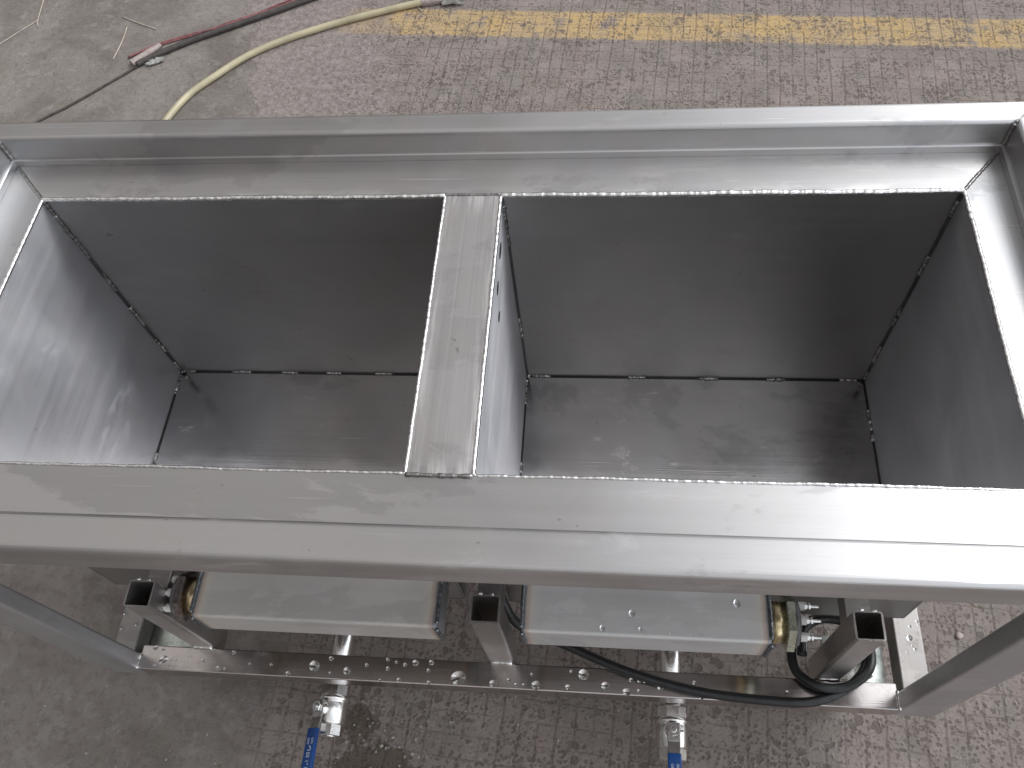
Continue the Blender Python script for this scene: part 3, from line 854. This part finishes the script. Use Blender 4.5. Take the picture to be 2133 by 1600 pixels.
pc = empty('twin_cable', W(*bp(480, 62, FZ), FZ))
tag(pc, 'dusty black cable with a thin red cord taped to it, behind the tank', 'cable')
b = B(); b.tube(catmull(floor_pts([(900, -90), (780, -45), (650, 2), (560, 34), (480, 62), (410, 86), (350, 110), (315, 126), (288, 139)], .010), 10), .0105*S, 12)
b.obj('black_cable', 'blackcable', pc, True)
b = B(); b.tube(catmull(floor_pts([(880, -100), (760, -52), (620, 2), (560, 25), (500, 45), (450, 62), (400, 74), (335, 93), (300, 108), (268, 122)], .005), 10), .0042*S, 10)
b.tube(catmull(floor_pts([(860, -100), (740, -50), (600, 3), (540, 28), (470, 51), (420, 70), (360, 88), (330, 97)], .0035), 10), .003*S, 8)
b.obj('red_cord', 'redcord', pc, True)
wpt = floor_pts([(336, 97), (315, 111), (292, 126), (277, 137)], .010)
wd = [.010, .014, .015, .016]
v = []
n = 14
b = B(); b.tube(wpt, .01, n, True, 0, [q*S for q in wd]);
for q in b.v: q.z = max(.001, q.z*.75)
b.obj('tape_wrap', 'tape', pc, False)
o = crumple('plastic_scrap', *bp(325, 131, FZ), FZ+.004, .075, .030, .009, 'plastic', seed=3, rot=.5)
tag(o, 'pale clear plastic scrap beside the taped cable end', 'plastic scrap')
# dusty thin cable running on from the taped end to the tank
b = B(); b.tube(catmull(floor_pts([(290, 139), (240, 168), (190, 197), (140, 225), (95, 247), (40, 276), (-20, 300)], .003), 8), .0046*S, 8)
o = b.obj('thin_cable', 'dust', None, True)
tag(o, 'thin dusty dark cable running from the tape towards the left tank corner', 'cable')

straw = [([(93, -4), (86, 20), (79, 45), (80, 58)], 'bent pale straw near the top left corner, upper stalk'),
         ([(79, 44), (40, 68), (0, 93), (-14, 100)], 'long pale straw slanting to the left edge of the view'),
         ([(265, 58), (258, 80), (247, 104), (236, 125)], 'pale curved straw lying left of the taped cable end'),
         ([(255, 36), (285, 48), (325, 62)], 'short pale straw above the taped cable end'),
         ([(665, 53), (676, 60)], 'tiny straw splinter between the hose and the yellow line'),
         ([(870, 16), (879, 26)], 'tiny brown splinter touching the hose near its tape')]
for L, lab in straw:
    b = B(); b.tube(catmull(floor_pts(L, .0025), 6), .0021*S, 6); o = b.obj('straw', 'straw', None, True)
    tag(o, lab, 'straw', 'straws on the far floor')

# loose crumbs of concrete, uncountable
rnd = random.Random(11); b = B()
for i in range(1000):
    if i > 930:
        px = rnd.gauss(800, 70); py = rnd.gauss(1540, 30)
    elif rnd.random() < .55:
        px = rnd.uniform(-60, 2190); py = rnd.uniform(-20, 215)
    else:
        px = rnd.uniform(-60, 2190); py = rnd.uniform(1420, 1640)
    x, y = bp(px, py, FZ)
    rr0 = rnd.choice((.0009, .0012, .0012, .0018, .0026))*rnd.uniform(.7, 1.2)*(1.5 if i > 930 else 1)
    c = W(x, y, FZ) + Vector((0, 0, rr0*.4)); vs = []
    for q in ((1,0,0),(-1,0,0),(0,1,0),(0,-1,0),(0,0,1),(0,0,-1)):
        vs.append(c + Vector(q)*rr0*rnd.uniform(.6, 1.3))
    b.add(vs, [(0,2,4),(2,1,4),(1,3,4),(3,0,4),(2,0,5),(1,2,5),(3,1,5),(0,3,5)])
o = b.obj('concrete_crumbs', 'grit'); tag(o, 'scattered crumbs and grit on the concrete floor', 'grit', kind='stuff')

# ------------------------------------------------------------------ camera
cam = bpy.data.cameras.new('camera'); co = bpy.data.objects.new('camera', cam); COL.objects.link(co)
cam.sensor_width = 36; cam.lens = 36*1768/2133; cam.clip_start = .02; cam.clip_end = 200
R3 = Matrix([list(map(float, row)) for row in Rm])
co.matrix_world = Matrix.Translation(W(0, 0, 0)) @ R3.to_4x4()
scene.camera = co

# ------------------------------------------------------------------ light
SUN = Vector((.53, .36, .76)).normalized()
el = math.asin(SUN.z); rot = math.atan2(SUN.x, SUN.y)
w = bpy.data.worlds.new('World'); scene.world = w; w.use_nodes = True
nt = w.node_tree; nt.nodes.clear(); g = G(nt)
wo = g.n('ShaderNodeOutputWorld'); bg = g.n('ShaderNodeBackground'); g.l(bg.outputs[0], wo.inputs[0])
sky = g.n('ShaderNodeTexSky', sky_type='NISHITA'); sky.sun_disc = False
sky.sun_elevation = el; sky.sun_rotation = rot
hs_ = g.n('ShaderNodeHueSaturation'); hs_.inputs['Saturation'].default_value = .12; g.l(sky.outputs[0], hs_.inputs['Color'])
tc = g.n('ShaderNodeTexCoord')
dt = g.n('ShaderNodeVectorMath', operation='DOT_PRODUCT'); g.l(tc.outputs['Generated'], dt.inputs[0]); dt.inputs[1].default_value = SUN
WARM = None
cl = g.noise(g.mapping(tc.outputs['Generated'], scale=(1, 1, 1)), 2.2, 4, .5)
k = g.sstep(dt.outputs['Value'], .76, .99, 1.12, 3.0)
dt2 = g.n('ShaderNodeVectorMath', operation='DOT_PRODUCT'); g.l(tc.outputs['Generated'], dt2.inputs[0]); dt2.inputs[1].default_value = Vector((.45, -.62, .55)).normalized()
k = g.math('ADD', k, g.sstep(dt2.outputs['Value'], .35, .95, 0, 1.75))
dt3 = g.n('ShaderNodeVectorMath', operation='DOT_PRODUCT'); g.l(tc.outputs['Generated'], dt3.inputs[0]); dt3.inputs[1].default_value = Vector((-.72, .28, 1.0)).normalized()
gx_ = g.sep(tc.outputs['Generated'])
dim = g.sstep(gx_[2], .12, .82, .14, 1.0)
keepr = g.sstep(gx_[0], -.15, .45)
k = g.math('MULTIPLY', k, g.math('ADD', g.math('MULTIPLY', dim, g.math('SUBTRACT', 1.0, keepr)), keepr))
k = g.math('ADD', k, g.sstep(dt3.outputs['Value'], .86, .97, 0, 1.1))
k = g.math('MULTIPLY', k, g.math('ADD', .78, g.math('MULTIPLY', cl, .44)))
kc = g.n('ShaderNodeCombineColor')
for i in range(3): g.l(k, kc.inputs[i])
toned = g.mix(g.sstep(g.sep(tc.outputs['Generated'])[0], -.35, .5), (1.06, 1.0, .94), (.97, 1.0, 1.03))
g.l(g.mix(1.0, g.mix(1.0, hs_.outputs[0], kc.outputs[0], 'MULTIPLY'), toned, 'MULTIPLY'), bg.inputs['Color'])
bg.inputs['Strength'].default_value = .12
sl_ = bpy.data.lights.new('sun', 'SUN'); so = bpy.data.objects.new('sun', sl_); COL.objects.link(so)
sl_.energy = .65; sl_.angle = math.radians(22); sl_.color = (1.0, .97, .93)
so.rotation_euler = SUN.to_track_quat('Z', 'Y').to_euler()
so.location = (2, 2, 5)

scene.render.engine = 'CYCLES'
scene.cycles.max_bounces = 10; scene.cycles.glossy_bounces = 7; scene.cycles.diffuse_bounces = 4; scene.cycles.transmission_bounces = 6
scene.cycles.use_denoising = True
scene.cycles.blur_glossy = .3
scene.view_settings.view_transform = 'Standard'; scene.view_settings.look = 'None'
scene.view_settings.exposure = 0.0; scene.view_settings.gamma = 1
scene.render.resolution_x = 1024; scene.render.resolution_y = 768
